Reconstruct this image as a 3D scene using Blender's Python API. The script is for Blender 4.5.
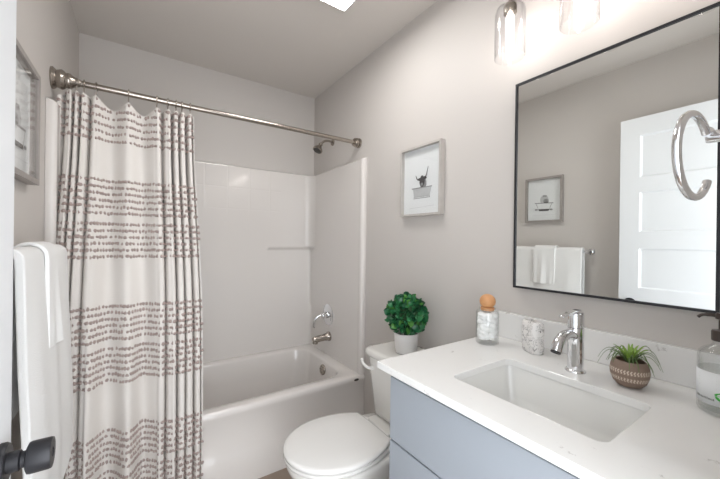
import bpy, bmesh, math, random
from mathutils import Vector, Matrix, noise
PI = math.pi
R = math.radians
random.seed(7)
scene = bpy.context.scene
COL = scene.collection
for o in list(bpy.data.objects):
    bpy.data.objects.remove(o)

# ------------------------------------------------------------------ room dimensions (metres)
XL, XR, YB, H = -.3062, 1.2003, 2.4928, 2.44
YN = .07                                   # inner face of the wall with the doorway
ZC = .8842                                 # countertop

# ------------------------------------------------------------------ camera
F, YAW, PITCH, ROLL = 326.77, 33.99, -.0232, .752
cam_d = bpy.data.cameras.new('camera')
cam = bpy.data.objects.new('camera', cam_d)
COL.objects.link(cam)
a, t, r = R(YAW), R(PITCH), R(ROLL)
right = Vector((math.cos(a), -math.sin(a), 0)); fwd = Vector((math.sin(a), math.cos(a), 0)); up = Vector((0, 0, 1))
f2 = fwd * math.cos(t) + up * math.sin(t); u2 = up * math.cos(t) - fwd * math.sin(t)
r3 = right * math.cos(r) + u2 * math.sin(r); u3 = u2 * math.cos(r) - right * math.sin(r)
M = Matrix((r3, u3, -f2)).transposed().to_4x4()
M.translation = Vector((0, 0, 1.2516))
cam.matrix_world = M
cam_d.sensor_width = 36
cam_d.lens = F / 720 * 36
cam_d.shift_x = -.526 / 720
cam_d.shift_y = 1.729 / 720
cam_d.clip_start = .02
scene.camera = cam

# ------------------------------------------------------------------ world, light, exposure
w = bpy.data.worlds.new('world'); scene.world = w; w.use_nodes = True
bg = w.node_tree.nodes['Background']
bg.inputs[0].default_value = (.92, .96, 1, 1)
bg.inputs[1].default_value = 2.8
BULB = 95.0
PANEL = 17
ld = bpy.data.lights.new('hall_fill', 'AREA'); ld.shape = 'RECTANGLE'; ld.size = .75; ld.size_y = 1.9  # doorway daylight plus added fill, tilted upward to brighten the ceiling
ld.energy = 8.5; ld.color = (.93, .96, 1)
lo = bpy.data.objects.new('hall_fill', ld); COL.objects.link(lo)
lo.location = (.15, -.55, 1.15); lo.rotation_euler = (R(118), 0, 0)
scene.view_settings.view_transform = 'Standard'
scene.view_settings.look = 'None'
scene.view_settings.gamma = 1
scene.view_settings.use_curve_mapping = False
scene.view_settings.exposure = 0.44
scene.cycles.max_bounces = 12
scene.cycles.transparent_max_bounces = 16
scene.cycles.transmission_bounces = 10

# ------------------------------------------------------------------ materials
def mat(name, col, rough=.5, metal=0, bump=0, bscale=50, coat=0, spec=.5, var=0, vscale=8, sss=0):
    m = bpy.data.materials.new(name); m.use_nodes = True
    n = m.node_tree.nodes; l = m.node_tree.links; b = n['Principled BSDF']
    b.inputs['Base Color'].default_value = (*col, 1)
    b.inputs['Roughness'].default_value = rough
    b.inputs['Metallic'].default_value = metal
    b.inputs['Specular IOR Level'].default_value = spec
    b.inputs['Coat Weight'].default_value = coat
    b.inputs['Coat Roughness'].default_value = .05
    tc = n.new('ShaderNodeTexCoord')
    if var:
        nz = n.new('ShaderNodeTexNoise'); nz.inputs['Scale'].default_value = vscale; nz.inputs['Detail'].default_value = 4
        l.new(tc.outputs['Object'], nz.inputs['Vector'])
        mx = n.new('ShaderNodeMix'); mx.data_type = 'RGBA'
        mx.inputs[6].default_value = (*[c * (1 - var) for c in col], 1)
        mx.inputs[7].default_value = (*[min(1, c * (1 + var)) for c in col], 1)
        l.new(nz.outputs['Fac'], mx.inputs[0]); l.new(mx.outputs[2], b.inputs['Base Color'])
    if bump:
        nz = n.new('ShaderNodeTexNoise'); nz.inputs['Scale'].default_value = bscale; nz.inputs['Detail'].default_value = 3
        l.new(tc.outputs['Object'], nz.inputs['Vector'])
        bp = n.new('ShaderNodeBump'); bp.inputs['Strength'].default_value = bump; bp.inputs['Distance'].default_value = .002
        l.new(nz.outputs['Fac'], bp.inputs['Height']); l.new(bp.outputs['Normal'], b.inputs['Normal'])
    return m

def emis(name, col, s, base=(.9, .9, .9)):
    m = mat(name, base, .4)
    b = m.node_tree.nodes['Principled BSDF']
    b.inputs['Emission Color'].default_value = (*col, 1); b.inputs['Emission Strength'].default_value = s
    return m

def thin_glass(name, tint=(1, 1, 1), k=1.0, rough=.0, ior=1.5):
    m = bpy.data.materials.new(name); m.use_nodes = True
    n = m.node_tree.nodes; l = m.node_tree.links; n.remove(n['Principled BSDF'])
    tr = n.new('ShaderNodeBsdfTransparent'); tr.inputs[0].default_value = (*tint, 1)
    gl = n.new('ShaderNodeBsdfGlossy'); gl.inputs['Roughness'].default_value = rough
    lw = n.new('ShaderNodeLayerWeight'); lw.inputs[0].default_value = .5      # facing: the same from both sides of a thin wall
    pw = n.new('ShaderNodeMath'); pw.operation = 'POWER'; pw.inputs[1].default_value = 4
    fr = n.new('ShaderNodeMath'); fr.operation = 'MULTIPLY_ADD'; fr.inputs[1].default_value = .8; fr.inputs[2].default_value = ((ior - 1) / (ior + 1)) ** 2
    l.new(lw.outputs['Facing'], pw.inputs[0]); l.new(pw.outputs[0], fr.inputs[0])
    mu = n.new('ShaderNodeMath'); mu.operation = 'MULTIPLY'; mu.inputs[1].default_value = k; mu.use_clamp = True
    mx = n.new('ShaderNodeMixShader')
    l.new(fr.outputs[0], mu.inputs[0]); l.new(mu.outputs[0], mx.inputs[0])
    l.new(tr.outputs[0], mx.inputs[1]); l.new(gl.outputs[0], mx.inputs[2])
    l.new(mx.outputs[0], n['Material Output'].inputs[0])
    return m

M_wall = mat('wall_paint', (.60, .567, .537), .6, bump=.12, bscale=260)
M_ceil = mat('ceiling_paint', (.66, .62, .58), .8, bump=.15, bscale=160)
M_floor = mat('floor_vinyl', (.30, .235, .19), .45, var=.15, vscale=20)
M_trim = mat('white_trim', (.78, .78, .77), .4)
M_door = mat('door_paint', (.81, .83, .85), .35)
M_black = mat('matte_black_metal', (.022, .022, .026), .42, metal=.3)
M_fiber = None
M_tub = mat('tub_acrylic', (.76, .725, .695), .13, coat=.5)
M_china = mat('vitreous_china', (.80, .785, .75), .09, coat=.6)
M_seat = mat('seat_plastic', (.82, .81, .79), .16)
M_nickel = mat('brushed_nickel', (.40, .36, .32), .25, metal=1)
M_chrome = mat('chrome', (.80, .81, .83), .05, metal=1)
M_cab = mat('cabinet_paint', (.335, .365, .405), .38)
M_cabgap = mat('cabinet_inner_edge', (.30, .33, .38), .6)
M_frame_silver = mat('silver_grey_wood', (.52, .49, .46), .45, var=.12, vscale=40)
M_frame_grey = mat('grey_brown_wood', (.33, .30, .28), .5, var=.18, vscale=40)
M_paper = mat('art_paper', (.80, .82, .82), .8)
M_ink = mat('art_ink_dark', (.075, .07, .07), .8, var=.5, vscale=120)
M_ink_mid = mat('art_ink_grey', (.30, .30, .30), .8, var=.35, vscale=90)
M_ink_light = mat('art_ink_light', (.52, .53, .53), .8, var=.12, vscale=60)
M_towel = mat('white_terry', (.88, .88, .87), .95, bump=.9, bscale=420)
M_leaf = [mat('leaf_green_a', (.020, .13, .055), .33), mat('leaf_green_b', (.040, .20, .075), .33), mat('leaf_green_c', (.10, .31, .06), .4), mat('leaf_green_d', (.014, .08, .036), .4)]
M_stem = mat('moss_core', (.02, .06, .02), .9)
M_wpot = mat('white_ceramic', (.74, .72, .70), .4)
M_wood = mat('light_wood', (.60, .30, .13), .45, var=.2, vscale=35)
M_cotton = mat('cotton', (.93, .93, .92), .95, bump=1, bscale=90)
M_glass = thin_glass('clear_glass', (.985, .99, .99), 1.0)
M_glass2 = thin_glass('lamp_glass', (.975, .975, .98), 1.0)
M_frameglass = thin_glass('picture_glass', (.99, .99, .99), .55)
M_liquid = thin_glass('clear_liquid', (.94, .95, .94), .6, ior=1.33)
M_bulb = emis('filament_glow', (1, .93, .87), BULB)
M_env = bpy.data.materials.new('glowing_bulb_glass'); M_env.use_nodes = True
_n = M_env.node_tree.nodes; _l = M_env.node_tree.links; _n.remove(_n['Principled BSDF'])
_t = _n.new('ShaderNodeBsdfTransparent'); _e = _n.new('ShaderNodeEmission'); _a = _n.new('ShaderNodeAddShader')
_e.inputs[0].default_value = (1, .93, .86, 1); _e.inputs[1].default_value = 1.2
_l.new(_t.outputs[0], _a.inputs[0]); _l.new(_e.outputs[0], _a.inputs[1]); _l.new(_a.outputs[0], _n['Material Output'].inputs[0])
M_panel = emis('ceiling_panel_glow', (1, .985, .97), PANEL, (.85, .86, .86))
M_soil = mat('pot_soil', (.10, .06, .035), .95, bump=1, bscale=200)
M_blade = mat('airplant_blade', (.13, .20, .07), .5, var=.35, vscale=40)
M_blade2 = mat('airplant_heart', (.22, .36, .06), .45, var=.25, vscale=60)
M_darkbrown = mat('dark_brown_plastic', (.045, .030, .024), .35)
M_label = mat('label_paper', (.80, .82, .83), .6)
M_green = mat('label_leaf_green', (.06, .42, .07), .6)
M_text = mat('label_text_grey', (.18, .19, .18), .7)
M_rubber = mat('dark_slot', (.05, .045, .04), .6)
M_basin = mat('basin_china', (.78, .775, .75), .12, coat=.5)

def nodes_of(m):
    return m.node_tree.nodes, m.node_tree.links, m.node_tree.nodes['Principled BSDF']

# mirror
M_mirror = mat('mirror_silver', (.86, .875, .86), .0, metal=1)
# surround: moulded six inch tile pattern as relief on the back wall
M_fiber = mat('surround_fibreglass', (.74, .705, .675), .17, coat=.3)
n, l, b = nodes_of(M_fiber)
tc = n.new('ShaderNodeTexCoord'); sp = n.new('ShaderNodeSeparateXYZ'); l.new(tc.outputs['Object'], sp.inputs[0])
def mth(op, x=None, y=None, c=False):
    q = n.new('ShaderNodeMath'); q.operation = op; q.use_clamp = c
    for i, v in enumerate((x, y)):
        if v is None: continue
        if isinstance(v, (int, float)): q.inputs[i].default_value = v
        else: l.new(v, q.inputs[i])
    return q.outputs[0]
def groove(ax, off):
    q = mth('SUBTRACT', sp.outputs[ax], off)
    q = mth('PINGPONG', q, .076)                 # 0 at the grid line
    q = mth('DIVIDE', q, .007, True)
    return mth('SUBTRACT', 1, q)
g = mth('MAXIMUM', groove('X', .361), groove('Z', 1.625))
zm = mth('DIVIDE', mth('SUBTRACT', sp.outputs['Z'], 1.40), .2, True)
ym = mth('GREATER_THAN', sp.outputs['Y'], YB - .05)
xm = mth('LESS_THAN', sp.outputs['X'], .90)
g = mth('MULTIPLY', mth('MULTIPLY', g, zm), mth('MULTIPLY', ym, xm))
bp = n.new('ShaderNodeBump'); bp.invert = True; bp.inputs['Strength'].default_value = .35; bp.inputs['Distance'].default_value = .003
l.new(g, bp.inputs['Height']); l.new(bp.outputs[0], b.inputs['Normal'])
# quartz with sparse flecks
M_quartz = mat('white_quartz', (.83, .825, .81), .14, coat=.2)
n, l, b = nodes_of(M_quartz)
tc = n.new('ShaderNodeTexCoord')
nz = n.new('ShaderNodeTexNoise'); nz.inputs['Scale'].default_value = 24; nz.inputs['Detail'].default_value = 6; nz.inputs['Roughness'].default_value = .75
l.new(tc.outputs['Object'], nz.inputs['Vector'])
cr = n.new('ShaderNodeValToRGB'); cr.color_ramp.elements[0].position = .27; cr.color_ramp.elements[0].color = (.40, .38, .36, 1)
cr.color_ramp.elements[1].position = .36; cr.color_ramp.elements[1].color = (.83, .825, .81, 1)
l.new(nz.outputs['Fac'], cr.inputs[0]); l.new(cr.outputs[0], b.inputs['Base Color'])
# curtain fabric with fine woven bump and a little translucency
M_cloth = mat('curtain_cloth', (.72, .685, .65), .9, bump=.5, bscale=700)
M_tuft = mat('curtain_tufts', (.36, .29, .265), .95, var=.3, vscale=300)
# woven pot: stamped rows of light dashes
M_pot = mat('clay_pot', (.30, .22, .17), .85)
n, l, b = nodes_of(M_pot)
uv = n.new('ShaderNodeTexCoord'); sp = n.new('ShaderNodeSeparateXYZ'); l.new(uv.outputs['Object'], sp.inputs[0])
ang = mth('ARCTAN2', sp.outputs['Y'], sp.outputs['X'])
rows = mth('SINE', mth('MULTIPLY', sp.outputs['Z'], 900))
zig = mth('SINE', mth('ADD', mth('MULTIPLY', ang, 38), mth('MULTIPLY', rows, 1.2)))
band = mth('SINE', mth('MULTIPLY', sp.outputs['Z'], 330))
msk = mth('MULTIPLY', mth('GREATER_THAN', zig, .25), mth('GREATER_THAN', band, -.1))
zz = mth('MULTIPLY', mth('GREATER_THAN', sp.outputs['Z'], .016), mth('LESS_THAN', sp.outputs['Z'], .052))
msk = mth('MULTIPLY', msk, zz)
mx = n.new('ShaderNodeMix'); mx.data_type = 'RGBA'; mx.inputs[6].default_value = (.25, .18, .14, 1); mx.inputs[7].default_value = (.66, .56, .46, 1)
l.new(msk, mx.inputs[0]); l.new(mx.outputs[2], b.inputs['Base Color'])
# scribbled ceramic
M_scrib = mat('scribbled_ceramic', (.80, .78, .76), .35)
n, l, b = nodes_of(M_scrib)
tc = n.new('ShaderNodeTexCoord')
nz = n.new('ShaderNodeTexNoise'); nz.inputs['Scale'].default_value = 62; nz.inputs['Detail'].default_value = 1.5; nz.inputs['Distortion'].default_value = 2.2
l.new(tc.outputs['Object'], nz.inputs['Vector'])
ab = mth('ABSOLUTE', mth('SUBTRACT', nz.outputs['Fac'], .5))
line = mth('LESS_THAN', ab, .021)
nz2 = n.new('ShaderNodeTexNoise'); nz2.inputs['Scale'].default_value = 40
l.new(tc.outputs['Object'], nz2.inputs['Vector'])
line = mth('MULTIPLY', line, mth('GREATER_THAN', nz2.outputs['Fac'], .46))
mx = n.new('ShaderNodeMix'); mx.data_type = 'RGBA'; mx.inputs[6].default_value = (.80, .78, .76, 1); mx.inputs[7].default_value = (.09, .08, .08, 1)
l.new(line, mx.inputs[0]); l.new(mx.outputs[2], b.inputs['Base Color'])

# ------------------------------------------------------------------ mesh helpers
def bm_new(): return bmesh.new()

def box(bm, x0, x1, y0, y1, z0, z1):
    vs = [bm.verts.new((x, y, z)) for z in (z0, z1) for x, y in ((x0, y0), (x1, y0), (x1, y1), (x0, y1))]
    for q in ((3, 2, 1, 0), (4, 5, 6, 7), (0, 1, 5, 4), (1, 2, 6, 5), (2, 3, 7, 6), (3, 0, 4, 7)):
        bm.faces.new([vs[i] for i in q])

def loft(bm, loops, cap0=True, cap1=True, closed=True):
    rings = [[bm.verts.new(p) for p in lp] for lp in loops]
    k = len(rings[0])
    for A, B in zip(rings, rings[1:]):
        for i in range(k if closed else k - 1):
            j = (i + 1) % k
            try: bm.faces.new((A[i], A[j], B[j], B[i]))
            except ValueError: pass
    if cap0: bm.faces.new(rings[0][::-1])
    if cap1: bm.faces.new(rings[-1])
    return rings

def frame_of(d):
    d = Vector(d).normalized()
    ref = Vector((0, 0, 1)) if abs(d.z) < .9 else Vector((1, 0, 0))
    a = d.cross(ref).normalized(); return a, d.cross(a).normalized()

def lathe(bm, prof, org=(0, 0, 0), axis=(0, 0, 1), seg=32, sx=1, sy=1, cap0=True, cap1=True):
    """prof: (radius, height) pairs along axis"""
    ax = Vector(axis).normalized(); o = Vector(org)
    if abs(ax.z) > .999: A, B = Vector((1, 0, 0)), Vector((0, 1, 0)) * (1 if ax.z > 0 else -1)
    else: A, B = frame_of(ax)
    loops = [[o + ax * h + (A * math.cos(2 * PI * i / seg) * sx + B * math.sin(2 * PI * i / seg) * sy) * max(rr, 1e-5) for i in range(seg)] for rr, h in prof]
    loft(bm, loops, cap0, cap1)

def tube(bm, pts, rad, seg=12, cap=True):
    pts = [Vector(p) for p in pts]; n = len(pts)
    rads = rad if isinstance(rad, (list, tuple)) else [rad] * n
    loops = []; prev = None
    for i, p in enumerate(pts):
        d = (pts[min(i + 1, n - 1)] - pts[max(i - 1, 0)]).normalized()
        if prev is None: A, _ = frame_of(d)
        else: A = (prev - d * prev.dot(d)).normalized()
        prev = A; B = d.cross(A)
        loops.append([p + (A * math.cos(2 * PI * k / seg) + B * math.sin(2 * PI * k / seg)) * rads[i] for k in range(seg)])
    loft(bm, loops, cap, cap)

def smooth_path(pts, m=6):
    pts = [Vector(p) for p in pts]; out = []
    for i in range(len(pts) - 1):
        p0 = pts[max(i - 1, 0)]; p1 = pts[i]; p2 = pts[i + 1]; p3 = pts[min(i + 2, len(pts) - 1)]
        for k in range(m):
            t = k / m
            out.append(.5 * ((2 * p1) + (-p0 + p2) * t + (2 * p0 - 5 * p1 + 4 * p2 - p3) * t * t + (-p0 + 3 * p1 - 3 * p2 + p3) * t ** 3))
    out.append(pts[-1]); return out

def rrect(x0, x1, y0, y1, r, z, k=8):
    out = []
    for cx, cy, a0 in ((x1 - r, y1 - r, 0), (x0 + r, y1 - r, 90), (x0 + r, y0 + r, 180), (x1 - r, y0 + r, 270)):
        for i in range(k + 1):
            a = R(a0 + 90 * i / k); out.append(Vector((cx + r * math.cos(a), cy + r * math.sin(a), z)))
    return out

def prism(bm, poly, z0, z1, mp=lambda x, y, z: (x, y, z)):
    lo = [mp(x, y, z0) for x, y in poly]; hi = [mp(x, y, z1) for x, y in poly]
    loft(bm, [lo, hi])

def obj(name, bm, m, parent=None, loc=(0, 0, 0), smooth=True, bevel=0, seg=2, angle=40, sub=0, solid=0):
    bmesh.ops.recalc_face_normals(bm, faces=bm.faces)
    me = bpy.data.meshes.new(name); bm.to_mesh(me); bm.free()
    for mm in (m if isinstance(m, (list, tuple)) else [m]): me.materials.append(mm)
    o = bpy.data.objects.new(name, me); COL.objects.link(o); o.location = loc
    if parent is not None: o.parent = parent
    if smooth:
        for p in me.polygons: p.use_smooth = True
        if not sub:
            me.set_sharp_from_angle(angle=R(angle))
    if solid:
        s = o.modifiers.new('solid', 'SOLIDIFY'); s.thickness = solid; s.offset = 0
    if bevel:
        bv = o.modifiers.new('bevel', 'BEVEL'); bv.width = bevel; bv.segments = seg; bv.limit_method = 'ANGLE'; bv.angle_limit = R(35)
        bv.harden_normals = False
    if sub:
        s = o.modifiers.new('sub', 'SUBSURF'); s.levels = sub; s.render_levels = sub
    return o

def tag(o, label=None, cat=None, group=None, kind=None):
    if label: o['label'] = label
    if cat: o['category'] = cat
    if group: o['group'] = group
    if kind: o['kind'] = kind
    return o

def thing(name, label, cat, loc=(0, 0, 0), rz=0, group=None):
    o = bpy.data.objects.new(name, None); COL.objects.link(o); o.location = loc; o.rotation_euler = (0, 0, rz)
    o.empty_display_size = .05
    return tag(o, label, cat, group)

def struct(name, bm, m, label, cat, parent=None, **k):
    o = obj(name, bm, m, parent, **k)
    return tag(o, label, cat, kind='structure')

# ------------------------------------------------------------------ room shell
bm = bm_new(); box(bm, XL - .12, XR + .12, -.6, YB + .12, -.06, 0)
struct('floor', bm, M_floor, 'brown floor beside the bathtub and the toilet', 'floor')
bm = bm_new(); box(bm, XL - .12, XR + .12, YN - .12, YB + .12, H, H + .06)
struct('ceiling', bm, M_ceil, 'flat greige painted ceiling over the whole bathroom', 'ceiling')
bm = bm_new(); box(bm, XR, XR + .12, YN - .12, YB + .12, 0, H)
struct('wall_right', bm, M_wall, 'greige painted wall behind the toilet, vanity and mirror', 'wall')
bm = bm_new(); box(bm, XL - .12, XL, YN - .12, YB + .12, 0, H)
struct('wall_left', bm, M_wall, 'greige painted wall with the towel bar, seen again in the mirror', 'wall')
bm = bm_new(); box(bm, XL, XR, YB, YB + .12, 0, H)
struct('wall_back', bm, M_wall, 'greige painted wall above the bathtub surround at the far end', 'wall')
bm = bm_new()
box(bm, .56, XR, YN - .12, YN, 0, H); box(bm, XL, -.20, YN - .12, YN, 0, H); box(bm, -.20, .56, YN - .12, YN, 2.06, H)
struct('wall_near', bm, M_wall, 'greige painted doorway wall at the right end of the vanity', 'wall')
bm = bm_new(); box(bm, XR - .012, XR, .81, 1.70, 0, .09)
struct('baseboard_right', bm, M_trim, 'white baseboard on the wall behind the toilet', 'baseboard', bevel=.003)
bm = bm_new(); box(bm, XL, XL + .012, YN, 1.70, 0, .09)
struct('baseboard_left', bm, M_trim, 'white baseboard below the towel bar', 'baseboard', bevel=.003)

# ------------------------------------------------------------------ open door, seen edge-on at left and from its face in the mirror
DX, DY0, DY1 = -.182, .10, .808
def boolean(o, cutter):
    m_ = o.modifiers.new('cut', 'BOOLEAN'); m_.operation = 'DIFFERENCE'; m_.solver = 'EXACT'; m_.object = cutter
    bpy.context.view_layer.update()
    dg = bpy.context.evaluated_depsgraph_get()
    me = bpy.data.meshes.new_from_object(o.evaluated_get(dg)); o.modifiers.clear(); o.data = me
    bpy.data.objects.remove(cutter)
bm = bm_new(); box(bm, DX - .035, DX, DY0, DY1, .01, 2.035)
door = struct('door_1', bm, M_door, 'white five-panel door standing open along the left wall', 'door', smooth=False)
bm = bm_new()
for z0, z1 in ((.25, .54), (.64, .885), (.985, 1.23), (1.33, 1.575), (1.665, 1.925)):
    loft(bm, [[Vector((x, y, z)) for y, z in ((DY0 + .10 + e, z0 + e), (DY1 - .10 - e, z0 + e), (DY1 - .10 - e, z1 - e), (DY0 + .10 + e, z1 - e))] for x, e in ((DX - .010, .010), (DX + .002, -.002))])
boolean(door, obj('cutter', bm, M_door, smooth=False))
for p in door.data.polygons: p.use_smooth = False
bv = door.modifiers.new('bevel', 'BEVEL'); bv.width = .002; bv.segments = 2; bv.limit_method = 'ANGLE'; bv.angle_limit = R(60)
KY, KZ = .748, .888
kb = bm_new()
lathe(kb, [(.032, 0), (.032, .006), (.029, .010), (.016, .010)], (DX, KY, KZ), (1, 0, 0), 40)
knob = obj('door_knob', kb, M_black, door)
kb = bm_new()
lathe(kb, [(.0155, .008), (.0155, .024), (.0125, .026), (.0125, .036)], (DX, KY, KZ), (1, 0, 0), 32)
obj('knob_neck', kb, M_black, knob)
kb = bm_new()
lathe(kb, [(.019, .032), (.0235, .034), (.0245, .037), (.0245, .060), (.0235, .063), (.008, .0635), (.007, .062), (.003, .062)], (DX, KY, KZ), (1, 0, 0), 40)
obj('knob_grip', kb, M_black, knob)
kb = bm_new(); box(kb, DX - .031, DX - .004, DY1 - .001, DY1 + .0015, KZ - .028, KZ + .028)
obj('latch_plate', kb, M_black, door, bevel=.0005)

# ------------------------------------------------------------------ bathtub
XI0, XI1 = XL + .001, XR - .001
YT0 = 1.7124
bm = bm_new()
K = 10
def tl(x0, x1, y0, y1, rr, z): return rrect(x0, x1, y0, y1, rr, z, K)
Y1 = YB - .001
loops = [tl(XI0, XI1, YT0 - .004, Y1, .004, .001),
         tl(XI0, XI1, YT0 - .004, Y1, .004, .165), tl(XI0, XI1, YT0 + .002, Y1, .004, .175),
         tl(XI0, XI1, YT0 + .002, Y1, .004, .355), tl(XI0, XI1, YT0 - .004, Y1, .004, .370), tl(XI0, XI1, YT0 - .004, Y1, .006, .392),
         tl(XI0 + .002, XI1 - .002, YT0 + .002, Y1 - .002, .010, .402), tl(XI0 + .006, XI1 - .006, YT0 + .010, Y1 - .005, .014, .405),
         tl(XI0 + .085, XI1 - .095, YT0 + .062, Y1 - .085, .13, .403), tl(XI0 + .094, XI1 - .104, YT0 + .072, Y1 - .094, .125, .397),
         tl(XI0 + .100, XI1 - .110, YT0 + .078, Y1 - .100, .12, .385), tl(XI0 + .130, XI1 - .125, YT0 + .092, Y1 - .110, .12, .25),
         tl(XI0 + .20, XI1 - .150, YT0 + .108, Y1 - .125, .12, .12), tl(XI0 + .26, XI1 - .175, YT0 + .135, Y1 - .150, .11, .078),
         tl(XI0 + .34, XI1 - .22, YT0 + .18, Y1 - .19, .09, .068)]
loft(bm, loops)
tub = obj('bathtub', bm, M_tub, angle=50)
tag(tub, 'glossy warm white alcove bathtub with a plain apron at the back of the room', 'bathtub')
bm = bm_new(); lathe(bm, [(.036, 0), (.036, .006), (.033, .010), (.020, .012), (.018, .009), (.003, .009)], (XI1 - .119, 2.055, .340), (-1, 0, .12), 36)
for k in range(6):
    a = k * PI / 3
    lathe(bm, [(.0035, .0105), (.0035, .0135), (.002, .014)], (XI1 - .119, 2.055 + .026 * math.cos(a), .340 + .026 * math.sin(a)), (-1, 0, .12), 8)
obj('overflow_plate', bm, M_nickel, tub)
bm = bm_new(); lathe(bm, [(.03, 0), (.03, .004), (.024, .006), (.01, .006)], (.93, 2.08, .068), (0, 0, 1), 32)
obj('drain', bm, M_nickel, tub)
bm = bm_new(); lathe(bm, [(.018, 0), (.018, .002), (.014, .003)], (1.135, YT0 - .0035, .381), (0, -1, 0), 24, 1, .42)
tag(obj('badge', bm, M_rubber, tub), 'small dark oval mark at the right end of the tub rim')

# ------------------------------------------------------------------ tub surround
ZS = 1.787
PX0, PX1, PY = XL + .030, XR - .032, YB - .040
def prof(z, rc, rec, grow=0):
    """plan profile from the left front edge round to the right front edge"""
    p = []
    yF = YT0 - .002
    p += [(XL + .001, yF + .004), (XL + .018, yF - .002), (XL + .030, yF + .004), (XL + .034, yF + .016), (XL + .031, yF + .032), (PX0, yF + .05)]
    for i in range(7):
        a = R(180 - 90 * i / 6); p.append((PX0 + .05 + .05 * math.cos(a), PY - .05 + .05 * math.sin(a)))
    p += [(0, PY), (.3, PY), (.55, PY), (.72, PY), (.795, PY), (.815, PY + rec), (1.0, PY + rec)]
    for i in range(9):
        a = R(90 - 90 * i / 8); p.append((PX1 - rc + rc * math.cos(a), PY + rec - rc + rc * math.sin(a)))
    p += [(PX1, 2.30), (PX1, 2.0), (PX1, yF + .05), (XR - .036, yF + .032), (XR - .038, yF + .016), (XR - .034, yF + .004), (XR - .020, yF - .002), (XR - .001, yF + .004)]
    return [Vector((x, y, z)) for x, y in p]
bm = bm_new()
lv = [(.404, .02, .0), (.715, .02, .0), (.742, .02, .022), (1.168, .02, .022), (1.185, .022, .004), (1.196, .065, 0), (1.21, .075, 0), (ZS - .012, .075, 0)]
loops = [prof(*q) for q in lv]
top = []
for s, dz in ((.3, -.004), (.6, 0), (1.0, .001)):
    top.append([Vector((max(XL + .001, min(XR - .001, v.x + s * (-.036 if v.x < XL + .08 else (.045 if v.x > XR - .11 else 0)))), min(YB - .001, v.y + (s * .05 if v.y > PY - .09 and v.y > 2.2 else 0)), ZS + dz)) for v in loops[-1]])
loft(bm, loops + top, False, False, closed=False)
sur = obj('shower_surround', bm, M_fiber, angle=55)
wn = sur.modifiers.new('wn', 'WEIGHTED_NORMAL'); wn.keep_sharp = True; wn.weight = 80
tag(sur, 'glossy off-white moulded wall surround rising from the rim of the bathtub', 'shower surround')

# ------------------------------------------------------------------ shower fittings (nickel)
sh = thing('wall_shower', 'small nickel shower on a bent arm above the bathtub surround', 'shower', (XR, 2.17, 1.995))
bm = bm_new(); lathe(bm, [(.026, 0), (.026, .004), (.020, .010), (.012, .012)], (0, 0, 0), (-1, 0, 0), 28); obj('flange', bm, M_nickel, sh)
bm = bm_new(); tube(bm, smooth_path([(-.002, 0, 0), (-.04, 0, .004), (-.075, 0, -.006), (-.105, 0, -.034)]), .0085); obj('arm', bm, M_nickel, sh)
bm = bm_new(); lathe(bm, [(.011, -.004), (.016, .008), (.012, .018), (.015, .024), (.030, .048), (.036, .056), (.036, .066), (.031, .069), (.004, .067)], (-.100, 0, -.028), (-.50, -.12, -.85), 32)
hd = obj('shower_head', bm, M_nickel, sh)
ax_ = Vector((-.50, -.12, -.85)).normalized()
bm = bm_new(); lathe(bm, [(.030, 0), (.029, .0025), (.003, .003)], Vector((-.100, 0, -.028)) + ax_ * .0678, ax_, 32)
obj('spray_face', bm, M_rubber, hd)

vx = PX1 + .001
va = thing('shower_valve', 'round chrome shower valve plate with curved lever above the tub spout', 'shower valve', (vx, 2.15, .70))
bm = bm_new(); lathe(bm, [(.078, 0), (.078, .003), (.068, .008), (.03, .012)], (0, 0, 0), (-1, 0, 0), 44); obj('plate', bm, M_chrome, va)
bm = bm_new(); lathe(bm, [(.026, .008), (.026, .030), (.020, .034), (.020, .052), (.017, .056), (.004, .057)], (0, 0, 0), (-1, 0, 0), 28); obj('hub', bm, M_chrome, va)
bm = bm_new(); tube(bm, smooth_path([(-.045, 0, 0), (-.075, .01, -.004), (-.100, .02, -.028), (-.106, .025, -.062), (-.104, .027, -.088)]), [.009] * 24 + [.0075]); obj('lever', bm, M_chrome, va)
tsx = thing('tub_spout', 'nickel tub spout under the shower valve', 'tub spout', (vx, 2.13, .545))
bm = bm_new(); lathe(bm, [(.034, 0), (.034, .010), (.028, .016), (.024, .05), (.023, .10), (.022, .125), (.018, .132)], (0, 0, 0), (-1, 0, -.06), 28)
obj('body', bm, M_nickel, tsx)
bm = bm_new(); lathe(bm, [(.018, 0), (.020, .020), (.019, .034), (.012, .035)], (-.112, 0, -.004), (-.15, 0, -1), 24)
obj('outlet', bm, M_nickel, tsx)

# ------------------------------------------------------------------ curtain rod and rings
RY, RZ = 1.81, 1.901
rod = thing('curtain_rod', 'brushed nickel shower curtain rod with ridged bell ends across the tub', 'curtain rod', (XL, RY, RZ))
bm = bm_new(); tube(bm, [(.06, 0, 0), (XR - XL - .03, 0, .0)], .0130, 20); obj('rod', bm, M_nickel, rod)
bm = bm_new(); lathe(bm, [(.043, 0), (.044, .006), (.040, .010), (.034, .016), (.037, .024), (.040, .032), (.036, .040), (.029, .045), (.031, .052), (.030, .060), (.023, .068), (.017, .080), (.016, .088), (.0125, .092)], (0, 0, 0), (1, 0, 0), 40)
obj('bell_end', bm, M_nickel, rod)
bm = bm_new(); lathe(bm, [(.031, 0), (.033, .005), (.031, .011), (.025, .013), (.030, .017), (.031, .024), (.026, .028), (.029, .033), (.026, .042), (.014, .046)], (XR - XL, 0, 0), (-1, 0, 0), 40)
obj('bell_end', bm, M_nickel, rod)

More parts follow.
